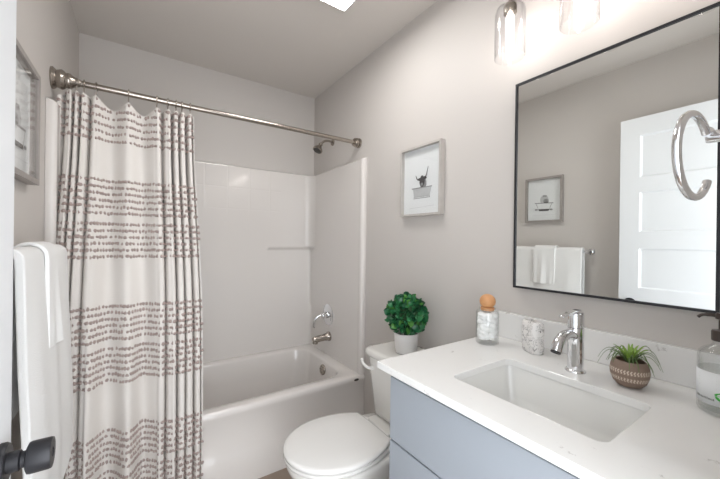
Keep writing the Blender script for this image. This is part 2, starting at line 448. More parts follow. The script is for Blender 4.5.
ring_x = [-.247, -.226, -.204, -.163, -.050, .058, .103, .136, .162, .197]
rg0 = None
for i, rx in enumerate(ring_x):
    rl = 'nickel curtain hook ring on the shower rod, in the bunch at the left end'
    gp = 'curtain rings bunched at the left of the rod'
    if i >= 6: rl = 'nickel curtain hook ring on the shower rod, in the bunch at the free edge'; gp = 'curtain rings bunched at the right of the curtain'
    if i == 3: rl = 'curtain hook ring between the left bunch and the first wide scallop'; gp = None
    if i == 4: rl = 'curtain hook ring standing alone between the two wide scallops of the curtain'; gp = None
    if i == 5: rl = 'curtain hook ring at the right end of the wide scallops'; gp = None
    if rg0 is None:
        bm = bm_new()
        pts = []
        for k in range(19):
            a = R(-60 + 300 * k / 18); pts.append((0, .0175 * math.cos(a), .0175 * math.sin(a)))
        pts += [(0, -.006, -.030), (0, .002, -.040), (0, .009, -.036)]
        tube(bm, smooth_path(pts, 2), .0023, 8)
        ro = obj('curtain_ring', bm, M_nickel); rg0 = ro
    else:
        ro = rg0.copy(); COL.objects.link(ro)
        if 'group' in ro: del ro['group']
    ro.location = (rx, RY, RZ); ro.rotation_euler = (0, 0, random.uniform(-.15, .15))
    tag(ro, rl, 'curtain ring', gp)

# ------------------------------------------------------------------ shower curtain
def sst(t): t = max(0, min(1, t)); return t * t * (3 - 2 * t)
cr_s = [-.285] + ring_x + [.212]
GAP = .155                                           # cloth between two rings
amps = []
for i in range(len(cr_s) - 1):
    d = cr_s[i + 1] - cr_s[i]
    amps.append(min(.060, max(.014, .5 * math.sqrt(max(0, GAP ** 2 - d ** 2)) * .80)))
amps[4] = .022; amps[5] = .020; amps[6] = .042; amps[3] = .035; amps[0] = .03
NPC = 26
ZTOP, ZBOT = 1.860, .035
def low_x(x):        # where the same cloth hangs near the hem
    return x + .004 + (x + .05) * .11
phase = [random.uniform(-.3, .3) for _ in range(40)]
def cur(si, z):
    """si = panel index + fraction; returns the point of the cloth at height z"""
    i = min(int(si), len(cr_s) - 2); t = si - i
    f = sst((ZTOP - z) / 1.0)
    x = cr_s[i] + (cr_s[i + 1] - cr_s[i]) * t
    d = cr_s[i + 1] - cr_s[i]
    x = x * (1 - f) + low_x(x) * f
    am = amps[i]
    hv = (1 - math.cos(2 * PI * t)) * .5
    y = am * 2 * (hv ** (2.2 if d < .07 else 1.0)) * (.62 if d < .07 else 1) - am * .3
    # pleat overlaps
    x += (.30 * d if d < .07 else 0) * math.sin(2 * PI * t) * (.4 + .6 * f) * .5
    # free low waves that grow to the hem
    g = sst((1.15 - z) / 1.1)
    if 4 <= i <= 5:
        y += g * .030 * math.sin((x - .02) * 46 + .5) + g * .008 * math.sin(x * 90 + 1)
    y += .006 * math.sin(x * 24 + z * 2.2) * f
    yc = RY - .004 - .165 * sst((1.86 - z) / 1.55) ** .9
    # flare of the left edge at the hem
    if i < 2: x -= (1 - (si / 2)) * .02 * sst((.6 - z) / .5)
    return Vector((max(x, XL + .02), yc + y, z))
def ztop(si):
    i = min(int(si), len(cr_s) - 2); t = si - i
    d = cr_s[i + 1] - cr_s[i]
    sag = .040 if d > .09 else (.012 if d > .038 else .006)
    if i == 0: return ZTOP - .004 - .03 * (1 - t) ** 2
    if i == len(cr_s) - 2: return ZTOP - .012 * t
    return ZTOP - sag * (1 - abs(2 * t - 1) ** 1.7)
NS = (len(cr_s) - 1) * NPC
NZ = 110
bm = bm_new()
loops = []
for r_ in range(NZ + 1):
    q = r_ / NZ
    row = []
    for c in range(NS + 1):
        si = c / NPC
        zt = ztop(si); z = zt + (ZBOT - zt) * q
        p = cur(min(si, len(cr_s) - 1 - 1e-6), z)
        row.append(p)
    loops.append(row)
loft(bm, loops, False, False, closed=False)
curtain = obj('shower_curtain', bm, M_cloth, angle=180, solid=.0016)
tag(curtain, 'off-white shower curtain with bands of brown tufted rows', 'shower curtain')
# rolled top hem
bm = bm_new(); tube(bm, [cur(min(c / NPC, len(cr_s) - 1 - 1e-6), ztop(c / NPC)) for c in range(0, NS + 1, 2)], .0022, 6)
obj('hem', bm, M_cloth, curtain)
# tufted rows
def yc_of(z): return RY - .004 - .165 * sst((1.86 - z) / 1.55) ** .9
def z_world(z18): # height measured on the plane y=1.8, moved to where the cloth hangs
    z = z18
    for _ in range(4): z = 1.2516 - (1.2516 - z18) * (yc_of(z) + .01) / 1.8
    return z
rowz = [1.846, 1.813, 1.78, 1.746, 1.712, 1.678]
for top_, in ((1.500,), (.947,), (.392,)):
    for k in range(12):
        rowz.append(z_world(top_ - .0285 * k - (.018 if k > 5 else 0)))
rowz = [z for z in rowz if z > .05]
bm = bm_new()
for ri, z in enumerate(rowz):
    # walk along the cloth at this height
    prev = cur(0, z); acc = 0; nextd = .004; si = 0
    while si < len(cr_s) - 1 - .01:
        si += .012
        p = cur(si, z); acc += (p - prev).length
        if acc >= nextd:
            tg = (p - prev).normalized()
            nrm = Vector((tg.y, -tg.x, 0))
            if nrm.length < .1: nrm = Vector((0, -1, 0))
            nrm.normalize()
            zt = ztop(si)
            if z < zt - .008:
                for sgn in (1,):
                    jz = random.uniform(-.0022, .0022); wx = random.uniform(.0060, .0085); hz = random.uniform(.0074, .0100)
                    c = p + nrm * .0015 + Vector((0, 0, jz))
                    tip = bm.verts.new(c + nrm * .0055 + Vector((0, 0, -.002)))
                    ringv = []
                    for k in range(6):
                        a = 2 * PI * k / 6 + random.uniform(-.35, .35)
                        ringv.append(bm.verts.new(c - nrm * .001 + tg * math.cos(a) * wx * random.uniform(.8, 1.2) + Vector((0, 0, math.sin(a) * hz * random.uniform(.75, 1.2)))))
                    for k in range(6): bm.faces.new((ringv[k], ringv[(k + 1) % 6], tip))
            acc = 0; nextd = random.uniform(.0108, .0136)
            if random.random() < .12: nextd += .007
        prev = p
tf = obj('tufting', bm, M_tuft, curtain, smooth=False)
tag(tf, 'rows of short brown tufts', kind='stuff')

# ------------------------------------------------------------------ toilet
TY = 1.17
to = thing('toilet', 'white two-piece toilet with closed lid between bathtub and vanity', 'toilet', (.86, TY, 0))
def egg(nose, mid, back, hw, hb, z, k=14):
    """outline in toilet coordinates, nose toward -x"""
    o = []
    for i in range(2 * k + 1):
        a = R(-90 + 180 * i / (2 * k)); o.append(Vector((mid - (mid - nose) * math.cos(a), hw * math.sin(a), z)))
    for i in range(1, k + 1):
        t = i / k; o.append(Vector((mid + (back - mid) * t, hw + (hb - hw) * (t ** 2.2), z)))
    for i in range(1, 7): o.append(Vector((back + .004 * math.sin(PI * i / 7), hb * (1 - 2 * i / 7), z)))
    for i in range(k, 0, -1):
        t = i / k; o.append(Vector((mid + (back - mid) * t, -hw - (hb - hw) * (t ** 2.2), z)))
    return o
def E(n_, m_, b_, w_, h_, z): return egg(n_ - .86, m_ - .86, b_ - .86, w_, h_, z)
bm = bm_new()
loft(bm, [E(.60, .80, 1.14, .105, .105, .002), E(.60, .80, 1.14, .105, .105, .03), E(.625, .80, 1.14, .095, .095, .08), E(.62, .78, 1.14, .10, .095, .16),
          E(.56, .73, 1.12, .130, .10, .24), E(.505, .69, 1.10, .160, .115, .31), E(.482, .68, 1.08, .175, .125, .355), E(.474, .675, 1.07, .180, .130, .375), E(.474, .675, 1.06, .180, .130, .390), E(.482, .68, 1.05, .172, .120, .395)])
obj('bowl', bm, M_china, to, angle=60)
bm = bm_new(); 
loft(bm, [rrect(.046, .318, -.125, .125, .03, z) for z in (.30, .3975)])
obj('deck', bm, M_china, to, bevel=.006)
bm = bm_new()
loft(bm, [E(.472, .672, .90, .178, .115, .399), E(.466, .672, .902, .183, .118, .403), E(.464, .672, .902, .184, .118, .411), E(.468, .672, .900, .181, .116, .415)])
obj('seat', bm, M_seat, to, angle=60)
bm = bm_new()
loft(bm, [E(.470, .672, .868, .180, .122, .417), E(.464, .672, .870, .185, .125, .420), E(.463, .672, .871, .186, .126, .429), E(.466, .672, .870, .183, .124, .434), E(.480, .672, .862, .170, .115, .4375), E(.56, .68, .80, .10, .06, .4395)])
obj('lid', bm, M_seat, to, angle=70)
for s in (-1, 1):
    bm = bm_new(); lathe(bm, [(.014, -.02), (.014, .022), (.011, .026), (.003, .027)], (.025, s * .075, .398), (0, 0, 1), 20); obj('hinge', bm, M_seat, to)
bm = bm_new()
X0, X1 = .945 - .86, 1.180 - .86
loft(bm, [rrect(X0 + .035, X1, -.135, .135, .04, .398), rrect(X0 + .022, X1, -.150, .150, .045, .41), rrect(X0 + .005, X1, -.170, .170, .05, .60), rrect(X0, X1, -.178, .178, .05, .69)])
tank = obj('tank', bm, M_china, to, angle=50)
bm = bm_new()
loft(bm, [rrect(X0 - .008, X1 + .006, -.184, .184, .05, .688), rrect(X0 - .014, X1 + .008, -.190, .190, .055, .694), rrect(X0 - .014, X1 + .008, -.190, .190, .055, .712), rrect(X0 - .008, X1 + .004, -.184, .184, .055, .719), rrect(X0 + .012, X1 - .012, -.165, .165, .05, .722)])
obj('tank_lid', bm, M_china, to, angle=50)
bm = bm_new()
lathe(bm, [(.012, 0), (.012, .008), (.007, .010)], (X0 + .004, .118, .632), (-1, 0, 0), 20)
tube(bm, smooth_path([(X0 - .004, .118, .632), (X0 - .022, .124, .638), (X0 - .030, .145, .650), (X0 - .024, .168, .658), (X0 - .014, .182, .656)]), [.007] * 20 + [.009] * 5)
obj('flush_lever', bm, M_seat, to)

# ------------------------------------------------------------------ topiary on the tank
tp = thing('potted_plant', 'round leafy green topiary ball in a white pot on the toilet tank', 'plant', (1.064, 1.175, .7222))
bm = bm_new(); lathe(bm, [(.046, 0), (.050, .003), (.055, .05), (.058, .092), (.057, .095), (.052, .095), (.050, .08), (.002, .078)], seg=40); obj('pot', bm, M_wpot, tp)
PC = Vector((0, 0, .183)); PR = .098
bm = bm_new(); bmesh.ops.create_icosphere(bm, subdivisions=3, radius=.074, matrix=Matrix.Translation(PC)); tube(bm, [(0, 0, .075), (0, 0, .13)], .01, 8)
obj('moss_core', bm, M_stem, tp)
bm = bm_new()
def leaf(bm, base, d, size, mi, roll):
    d = d.normalized(); a, b = frame_of(d); sdir = a * math.cos(roll) + b * math.sin(roll); nrm = d.cross(sdir).normalized()
    L, W = size, size * .46
    rows_ = [(0, .15, 0), (.25, .8, .10), (.55, 1.0, .14), (.82, .70, .08), (1.0, .10, -.04)]
    prev = None
    for tt, ww, cc in rows_:
        c = base + d * L * tt + nrm * (L * cc)
        vs = [bm.verts.new(c - sdir * W * ww - nrm * -.0 + nrm * W * .25 * ww), bm.verts.new(c), bm.verts.new(c + sdir * W * ww + nrm * W * .25 * ww)]
        if prev:
            for k in range(2):
                fc = bm.faces.new((prev[k], prev[k + 1], vs[k + 1], vs[k])); fc.material_index = mi
        prev = vs
NLV = 460
for i in range(NLV):
    z = 1 - 2 * (i + .5) / NLV; ph = i * 2.399963
    rr = math.sqrt(1 - z * z); o_ = Vector((rr * math.cos(ph), rr * math.sin(ph), z))
    if z < -.86: continue
    tilt = Vector((random.uniform(-1, 1), random.uniform(-1, 1), random.uniform(-1, 1))) * .75
    dd = (o_ + tilt).normalized()
    if dd.dot(o_) < .25: dd = (o_ + tilt * .4).normalized()
    base = PC + o_ * random.uniform(.058, .082)
    leaf(bm, base, dd, random.uniform(.025, .037), random.choice((0, 0, 1, 1, 1, 2, 3)), random.uniform(0, PI))
obj('foliage', bm, M_leaf, tp, angle=180)

# ------------------------------------------------------------------ vanity
VY0, VY1 = YN + .003, .772
VXF = .636
va_ = thing('vanity_cabinet', 'pale blue-grey vanity cabinet with slab fronts under the white countertop', 'cabinet', (.9, .43, 0))
def VB(x0, x1, y0, y1, z0, z1, bm=None):
    bm = bm or bm_new(); box(bm, x0 - .9, x1 - .9, y0 - .43, y1 - .43, z0, z1); return bm
zt_ = ZC - .0215
bm = VB(VXF + .022, XR - .002, VY1 - .018, VY1, .001, zt_)
VB(VXF + .022, XR - .002, VY0, VY0 + .018, .001, zt_, bm)
VB(VXF + .0225, XR - .002, VY0 + .0185, VY1 - .0185, .09, .108, bm)
VB(XR - .02, XR - .002, VY0 + .0185, VY1 - .0185, .109, zt_, bm)
VB(VXF + .050, VXF + .066, VY0 + .0185, VY1 - .0185, .75, zt_, bm)
VB(VXF + .08, VXF + .098, VY0 + .0185, VY1 - .0185, .001, .0895, bm)
obj('carcass', bm, M_cab, va_, bevel=.001)
bm = VB(VXF, VXF + .021, VY0 + .003, VY1 - .001, .655, ZC - .042)
obj('drawer', bm, M_cab, va_, bevel=.002)
bm = VB(VXF, VXF + .021, VY0 + .003, VY1 - .001, .380, .650)
obj('drawer', bm, M_cab, va_, bevel=.002)
bm = VB(VXF, VXF + .021, VY0 + .003, VY1 - .001, .105, .375)
obj('drawer', bm, M_cab, va_, bevel=.002)
bm = bm_new(); lathe(bm, [(.019, 0), (.019, .004), (.012, .007), (.009, .010), (.008, .012)], (.70, VY1 + .0005, .745), (0, 1, 0), 28)
pm = obj('paper_holder_mount', bm, M_black)  # dark round rosette, taken for the mount of a toilet paper holder
tag(pm, 'small dark round mount on the side of the vanity facing the toilet', 'mount')

CX0, CY1 = .607, .801
bm = bm_new(); box(bm, CX0, XR - .001, YN + .001, CY1, ZC - .021, ZC)
ct = obj('countertop', bm, M_quartz, smooth=False)
SX0, SX1, SY0, SY1 = .712, .978, .243, .602
bm = bm_new(); loft(bm, [rrect(SX0, SX1, SY0, SY1, .022, z) for z in (ZC - .05, ZC + .05)])
cut = obj('cutter', bm, M_quartz, smooth=False); boolean(ct, cut)
for p in ct.data.polygons: p.use_smooth = False
bv = ct.modifiers.new('bevel', 'BEVEL'); bv.width = .0018; bv.segments = 2; bv.limit_method = 'ANGLE'; bv.angle_limit = R(50)
tag(ct, 'white speckled quartz countertop with a rectangular sink cutout', 'countertop')
bm = bm_new(); box(bm, XR - .021, XR - .001, YN + .001, CY1, ZC + .0004, ZC + .098)
bs = obj('backsplash', bm, M_quartz, smooth=False, bevel=.0018)
tag(bs, 'low white quartz backsplash strip along the wall behind the faucet', 'backsplash')
zr = ZC - .0215
bm = bm_new()
loft(bm, [rrect(SX0 - .022, SX1 + .022, SY0 - .022, SY1 + .022, .03, zr - .012), rrect(SX0 - .022, SX1 + .022, SY0 - .022, SY1 + .022, .03, zr),
          rrect(SX0 - .004, SX1 + .004, SY0 - .004, SY1 + .004, .026, zr), rrect(SX0 - .002, SX1 + .002, SY0 - .002, SY1 + .002, .026, zr - .006),
          rrect(SX0 + .008, SX1 - .008, SY0 + .010, SY1 - .012, .030, zr - .085), rrect(SX0 + .016, SX1 - .016, SY0 + .020, SY1 - .024, .030, zr - .105),
          rrect(SX0 + .032, SX1 - .032, SY0 + .04, SY1 - .045, .030, zr - .112), rrect(SX0 + .10, SX1 - .10, SY0 + .14, SY1 - .14, .02, zr - .116)], False, True)
sink = obj('sink_basin', bm, M_basin, angle=50)
tag(sink, 'rectangular white undermount sink basin set in the countertop', 'sink')
bm = bm_new(); lathe(bm, [(.024, 0), (.024, .003), (.018, .004), (.003, .006)], ((SX0 + SX1) / 2 + .02, (SY0 + SY1) / 2, zr - .1165), seg=32); obj('drain', bm, M_chrome, sink)

# faucet
fa = thing('faucet', 'tall single-lever chrome faucet behind the sink', 'faucet', (1.048, .434, ZC))
bm = bm_new(); lathe(bm, [(.026, 0), (.026, .004), (.0235, .007), (.0205, .008), (.0205, .126)], seg=48); obj('body', bm, M_chrome, fa)
bm = bm_new(); lathe(bm, [(.0205, .128), (.0205, .164), (.0195, .168), (.003, .169)], seg=48); cp = obj('cap', bm, M_chrome, fa)
bm = bm_new(); loft(bm, [[Vector((x, s * wv, z + dz)) for s, dz in ((-1, 0), (1, 0), (1, .005), (-1, .005))] for x, wv, z in ((.016, .009, .171), (-.02, .009, .171), (-.055, .008, .168), (-.086, .006, .164))])
obj('lever', bm, M_chrome, fa, bevel=.0012)
bm = bm_new()
sp_pts = smooth_path([(-.004, 0, .100), (-.038, 0, .112), (-.072, 0, .112), (-.100, 0, .099), (-.116, 0, .076)], 6)
nn = len(sp_pts)
tube(bm, sp_pts, [.0125 + .0015 * i / nn for i in range(nn)], 28)
obj('spout', bm, M_chrome, fa)
bm = bm_new(); d = (Vector(sp_pts[-1]) - Vector(sp_pts[-3])).normalized(); lathe(bm, [(.0125, 0), (.0125, .003), (.010, .001)], Vector(sp_pts[-1]), d, 24); obj('aerator', bm, M_black, fa)

# ------------------------------------------------------------------ cotton jar with ball stopper
jr = thing('cotton_jar', 'clear glass jar of white cotton with a round wooden ball stopper', 'jar', (1.058, .731, ZC + .0008))
bm = bm_new(); lathe(bm, [(.036, 0), (.0395, .003), (.040, .010), (.040, .112), (.038, .119), (.030, .124), (.028, .128), (.0255, .128), (.027, .122), (.035, .117), (.0378, .110), (.0378, .011), (.035, .006), (.003, .006)], seg=48); obj('glass', bm, M_glass, jr)
bm = bm_new()
for k in range(120):
    a = random.uniform(0, 2 * PI); rr = .0236 * random.random() ** .22; z = .017 + .094 * ((k + .5) / 120)
    bmesh.ops.create_icosphere(bm, subdivisions=2, radius=random.uniform(.0125, .0138), matrix=Matrix.Translation((rr * math.cos(a), rr * math.sin(a), min(z, .104))) @ Matrix.Diagonal((1, 1, .8, 1)))
tag(obj('cotton', bm, M_cotton, jr), 'white cotton balls', kind='stuff')
bm = bm_new(); lathe(bm, [(.0235, .120), (.0245, .131), (.014, .134)], seg=32); bmesh.ops.create_icosphere(bm, subdivisions=4, radius=.028, matrix=Matrix.Translation((0, 0, .153)) @ Matrix.Diagonal((1, 1, .93, 1)))
obj('stopper', bm, M_wood, jr)

# ------------------------------------------------------------------ scribbled ceramic holder
yaw = R(-28)
cn = thing('toothbrush_holder', 'white rounded ceramic holder covered in black scribbled lettering', 'holder', (1.108, .590, ZC + .0005), yaw)
bm = bm_new()
loft(bm, [rrect(-.018, .018, -.034, .034, .014, 0), rrect(-.022, .022, -.038, .038, .017, .004), rrect(-.0225, .0225, -.0385, .0385, .018, .05), rrect(-.022, .022, -.038, .038, .017, .098), rrect(-.018, .018, -.034, .034, .014, .104),
          rrect(-.014, .014, -.030, .030, .011, .1045), rrect(-.013, .013, -.029, .029, .010, .085)])
obj('body', bm, M_scrib, cn, angle=60)

# ------------------------------------------------------------------ air plant in clay pot
ap = thing('air_plant', 'small spiky green plant in a patterned brown clay pot on the counter', 'plant', (1.062, .312, ZC + .0005))
bm = bm_new(); lathe(bm, [(.020, 0), (.026, .002), (.035, .012), (.0405, .027), (.042, .040), (.0395, .054), (.035, .064), (.031, .067), (.029, .065), (.034, .057), (.036, .048), (.003, .046)], seg=56)
obj('pot', bm, M_pot, ap, angle=60)
bm = bm_new(); lathe(bm, [(.034, .050), (.030, .056), (.004, .060)], seg=24); obj('soil', bm, M_soil, ap)
rnd = random.Random(3)
bm = bm_new()
def blade(bm, d, L, w0, droop, rise, mi):
    d = Vector((d[0], d[1], 0)).normalized(); sd = Vector((-d.y, d.x, 0)); prev = None
    for k in range(11):
        t = k / 10
        c = Vector((0, 0, .058)) + d * (L * (.10 + .92 * t) * (1 if rise < .9 else .4)) + Vector((0, 0, L * (rise * 1.5 * math.sin(min(t * 1.5, 1.57)) - droop * t ** 2.4)))
        ww = w0 * (1 - t) ** .8 + .0003
        vs = [bm.verts.new(c - sd * ww + Vector((0, 0, ww * .6))), bm.verts.new(c), bm.verts.new(c + sd * ww + Vector((0, 0, ww * .6)))]
        if prev:
            for q in range(2): bm.faces.new((prev[q], prev[q + 1], vs[q + 1], vs[q])).material_index = mi
        prev = vs
for k in range(26):
    a = k * 2.4 + rnd.uniform(-.3, .3)
    blade(bm, (math.cos(a), math.sin(a)), rnd.uniform(.046, .068), rnd.uniform(.0016, .0025), rnd.uniform(.7, 1.25), rnd.uniform(.50, .80), 0)
for k in range(22):
    a = k * 2.4
    blade(bm, (math.cos(a), math.sin(a)), rnd.uniform(.026, .040), .0048, .02, rnd.uniform(.72, .89), 1)
obj('leaves', bm, [M_blade, M_blade2], ap, angle=180, solid=.0006)

# ------------------------------------------------------------------ soap bottle
sb = thing('soap_bottle', 'clear glass pump soap bottle with white label at the right edge', 'bottle', (1.060, .149, ZC + .0005))
bm = bm_new(); lathe(bm, [(.030, 0), (.036, .003), (.0385, .010), (.0385, .122), (.037, .131), (.030, .140), (.018, .147), (.0145, .151), (.0145, .172), (.0125, .172), (.0125, .150), (.028, .137), (.0345, .129), (.036, .120), (.036, .012), (.033, .008), (.003, .008)], seg=48); obj('glass', bm, M_glass, sb)
bm = bm_new(); lathe(bm, [(.003, .009), (.033, .009), (.0355, .013), (.0355, .098), (.003, .0985)], seg=40); obj('liquid', bm, M_liquid, sb)
bm = bm_new()
ll = [[Vector((.0388 * math.cos(R(a)), .0388 * math.sin(R(a)), z)) for a in range(95, 266, 5)] for z in (.024, .094)]
loft(bm, ll, False, False, closed=False); lab = obj('label', bm, M_label, sb, solid=.0003)
def on_bottle(bm, pts_uv, r_=.0392):
    vs = [bm.verts.new((r_ * math.cos(R(a)), r_ * math.sin(R(a)), z)) for a, z in pts_uv]; bm.faces.new(vs)
bm = bm_new()
rt = random.Random(5)
a_ = 118
while a_ < 172:                                # small dark line of lettering low on the label
    wd = rt.uniform(1.6, 3.2)
    on_bottle(bm, [(a_, .034), (a_ + wd, .034), (a_ + wd, .034 + rt.uniform(.003, .0055)), (a_, .034 + rt.uniform(.003, .0055))])
    a_ += wd + rt.uniform(.8, 2.2)
obj('lettering', bm, M_text, lab, smooth=False)
bm = bm_new()
for zz_ in (.085, .078, .071, .060):
    on_bottle(bm, [(130, zz_), (178, zz_), (178, zz_ + .0009), (130, zz_ + .0009)])
obj('ruled_lines', bm, M_ink_mid, lab, smooth=False)
bm = bm_new()
for ca, cz, la, tilt in ((184, .050, 12, .3), (192, .058, 12, 1.0), (196, .043, 12, -.3), (181, .041, 9, -.8)):
    on_bottle(bm, [(ca + la * (math.cos(q) * math.cos(tilt) - .42 * math.sin(q) * math.sin(tilt)), cz + la * .00068 * (math.cos(q) * math.sin(tilt) + .42 * math.sin(q) * math.cos(tilt))) for q in [2 * PI * k / 12 for k in range(12)]])
obj('leaf_print', bm, M_green, lab, smooth=False)
bm = bm_new(); lathe(bm, [(.0165, .158), (.017, .160), (.017, .178), (.0155, .181), (.008, .182), (.006, .184), (.006, .204), (.011, .206), (.011, .216), (.009, .219), (.003, .219)], seg=32)
pu = obj('pump', bm, M_darkbrown, sb)
bm = bm_new(); tube(bm, smooth_path([(0, .004, .211), (-.002, .016, .213), (-.005, .030, .211), (-.006, .037, .205)]), [.004] * 10 + [.0032] * 9); obj('nozzle', bm, M_darkbrown, sb)
bm = bm_new(); tube(bm, [(0, 0, .012), (0, 0, .140)], .003, 10); obj('dip_tube', bm, M_wpot, sb)

# ------------------------------------------------------------------ mirror
MY0, MY1, MZ0, MZ1 = .170, .703, 1.084, 1.852
mi = thing('mirror', 'large rectangular wall mirror with a thin black frame over the vanity', 'mirror', (XR, (MY0 + MY1) / 2, (MZ0 + MZ1) / 2))
hy, hz = (MY1 - MY0) / 2, (MZ1 - MZ0) / 2
bm = bm_new(); box(bm, -.0225, -.004, -hy + .005, hy - .005, -hz + .005, hz - .005); obj('mirror_glass', bm, M_mirror, mi, smooth=False)
bm = bm_new()
FW, FX = .0072, -.027
box(bm, FX, 0, -hy, hy, hz - FW, hz); box(bm, FX, 0, -hy, hy, -hz, -hz + FW)
box(bm, FX, 0, -hy, -hy + FW, -hz + FW, hz - FW); box(bm, FX, 0, hy - FW, hy, -hz + FW, hz - FW)
obj('frame', bm, M_black, mi, smooth=False)

# ------------------------------------------------------------------ framed prints
def picture(name, label, wall_x, sgn, y0, y1, z0, z1, fm, fw, dp, art):
    """sgn = direction the picture faces along x"""
    t_ = thing(name, label, 'picture', (wall_x, (y0 + y1) / 2, (z0 + z1) / 2))
    hy, hz = (y1 - y0) / 2, (z1 - z0) / 2
    def bx(bm, a0, a1, *q): box(bm, min(sgn * a0, sgn * a1), max(sgn * a0, sgn * a1), *q)
    bm = bm_new()
    bx(bm, .001, dp, -hy, hy, hz - fw, hz); bx(bm, .001, dp, -hy, hy, -hz, -hz + fw)
    bx(bm, .001, dp, -hy, -hy + fw, -hz + fw, hz - fw); bx(bm, .001, dp, hy - fw, hy, -hz + fw, hz - fw)
    obj('frame', bm, fm, t_, smooth=False)
    bm = bm_new(); bx(bm, .002, .009, -hy + fw, hy - fw, -hz + fw, hz - fw); pp = obj('print', bm, M_paper, t_, smooth=False)
    bm = bm_new(); bx(bm, dp - .006, dp - .0045, -hy + fw, hy - fw, -hz + fw, hz - fw); obj('glass', bm, M_frameglass, t_, smooth=False)
    layer = [.0094]
    def shape(poly, m_, nm):
        poly = [(u * .9, v * .9 - .002) for u, v in poly]
        bm = bm_new(); x = layer[0] * sgn
        # drawing coordinates: u to the viewer's right, v up
        prism(bm, [(u, v) for u, v in poly], x, x + .0003 * sgn, lambda u, v, xx: (xx, u * (-sgn if sgn < 0 else 1) if False else (-u if sgn < 0 else u), v))
        layer[0] += .0004
        return obj(nm, bm, m_, pp, smooth=False)
    art(shape)
    return t_
def ell(cx, cy, a, b, k=24, a0=0, a1=360, jit=0, rd=random.Random(1)):
    return [(cx + a * math.cos(R(a0 + (a1 - a0) * i / k)) * (1 + rd.uniform(-jit, jit)), cy + b * math.sin(R(a0 + (a1 - a0) * i / k)) * (1 + rd.uniform(-jit, jit))) for i in range(k)]
def horn(pts, w0):
    sp_ = smooth_path([(x, y, 0) for x, y in pts], 5); L_, R_ = [], []
    for i, p in enumerate(sp_):
        d = (sp_[min(i + 1, len(sp_) - 1)] - sp_[max(i - 1, 0)]).normalized(); w_ = w0 * (1 - i / len(sp_)) + .0008
        L_.append((p.x - d.y * w_, p.y + d.x * w_)); R_.append((p.x + d.y * w_, p.y - d.x * w_))
    return L_ + R_[::-1]
def cow(shape):
    shape(ell(.010, -.014, .026, .030, jit=.06), M_ink_mid, 'shoulders')
    shape([(-.078, -.036), (.078, -.036), (.072, -.044), (.062, -.088), (-.062, -.088), (-.070, -.044)], M_ink_light, 'tub_drawing')
    shape([(-.062, -.086), (.062, -.086), (.066, -.096), (-.066, -.096)], M_ink_mid, 'tub_foot')
    shape([(-.060, -.0885), (.060, -.0885), (.060, -.092), (-.060, -.092)], M_paper, 'tub_gap')
    shape([(-.080, -.033), (.080, -.033), (.080, -.038), (-.080, -.038)], M_ink_mid, 'tub_rim')
    shape(ell(.004, .000, .020, .032, jit=.10, k=30), M_ink, 'head')
    shape(ell(-.016, .012, .014, .008, jit=.08), M_ink, 'ear'); shape(ell(.026, .016, .014, .008, jit=.08), M_ink, 'ear')
    shape(horn([(-.006, .016), (-.030, .012), (-.042, .030), (-.046, .038)], .004), M_ink, 'horn')
    shape(horn([(.016, .018), (.036, .026), (.046, .055), (.052, .076)], .004), M_ink, 'horn')
    shape(ell(.005, -.018, .010, .009), M_ink_mid, 'muzzle')
    shape([(-.100, -.150), (.100, -.142), (.100, -.1432), (-.100, -.1512)], M_ink_light, 'pencil_line')
def bather(shape):
    shape(ell(-.002, .004, .036, .040, jit=.05, k=30), M_ink_light, 'body')
    shape(ell(-.016, -.012, .022, .024, jit=.08), M_ink_mid, 'arm')
    shape([(-.024, .040), (.012, .044), (.010, .030), (-.020, .028)], M_ink_mid, 'hair')
    shape(ell(-.018, -.024, .020, .008, jit=.08), M_ink, 'shade')
    shape([(-.078, -.030), (.078, -.024), (.078, -.030), (.062, -.040), (.048, -.082), (-.050, -.082), (-.060, -.044), (-.078, -.036)], M_paper, 'tub_drawing')
    shape([(-.080, -.026), (-.02, -.024), (.080, -.020), (.080, -.028), (-.02, -.031), (-.080, -.034)], M_ink_mid, 'tub_rim')
    shape(horn([(-.066, -.036), (-.056, -.058), (-.048, -.084)], .0018), M_ink_mid, 'tub_side'); shape(horn([(.066, -.032), (.056, -.056), (.046, -.082)], .0018), M_ink_mid, 'tub_side')
    shape([(-.046, -.080), (.046, -.078), (.040, -.094), (-.042, -.097)], M_ink, 'shadow')
    shape(ell(-.062, -.086, .014, .007), M_ink_mid, 'tub_foot'); shape(ell(.064, -.082, .014, .007), M_ink_mid, 'tub_foot')
    shape([(-.09, -.132), (.09, -.130), (.09, -.1312), (-.09, -.1332)], M_ink_light, 'pencil_line')
picture('framed_picture', 'silver-framed print of a horned cow in a bathtub above the toilet', XR, -1, 1.069, 1.356, 1.385, 1.742, M_frame_silver, .010, .032, cow)
picture('framed_picture', 'grey-framed print of a clawfoot bathtub on the left wall, reflected in the mirror', XL, 1, 1.195, 1.480, 1.420, 1.775, M_frame_grey, .016, .030, bather)

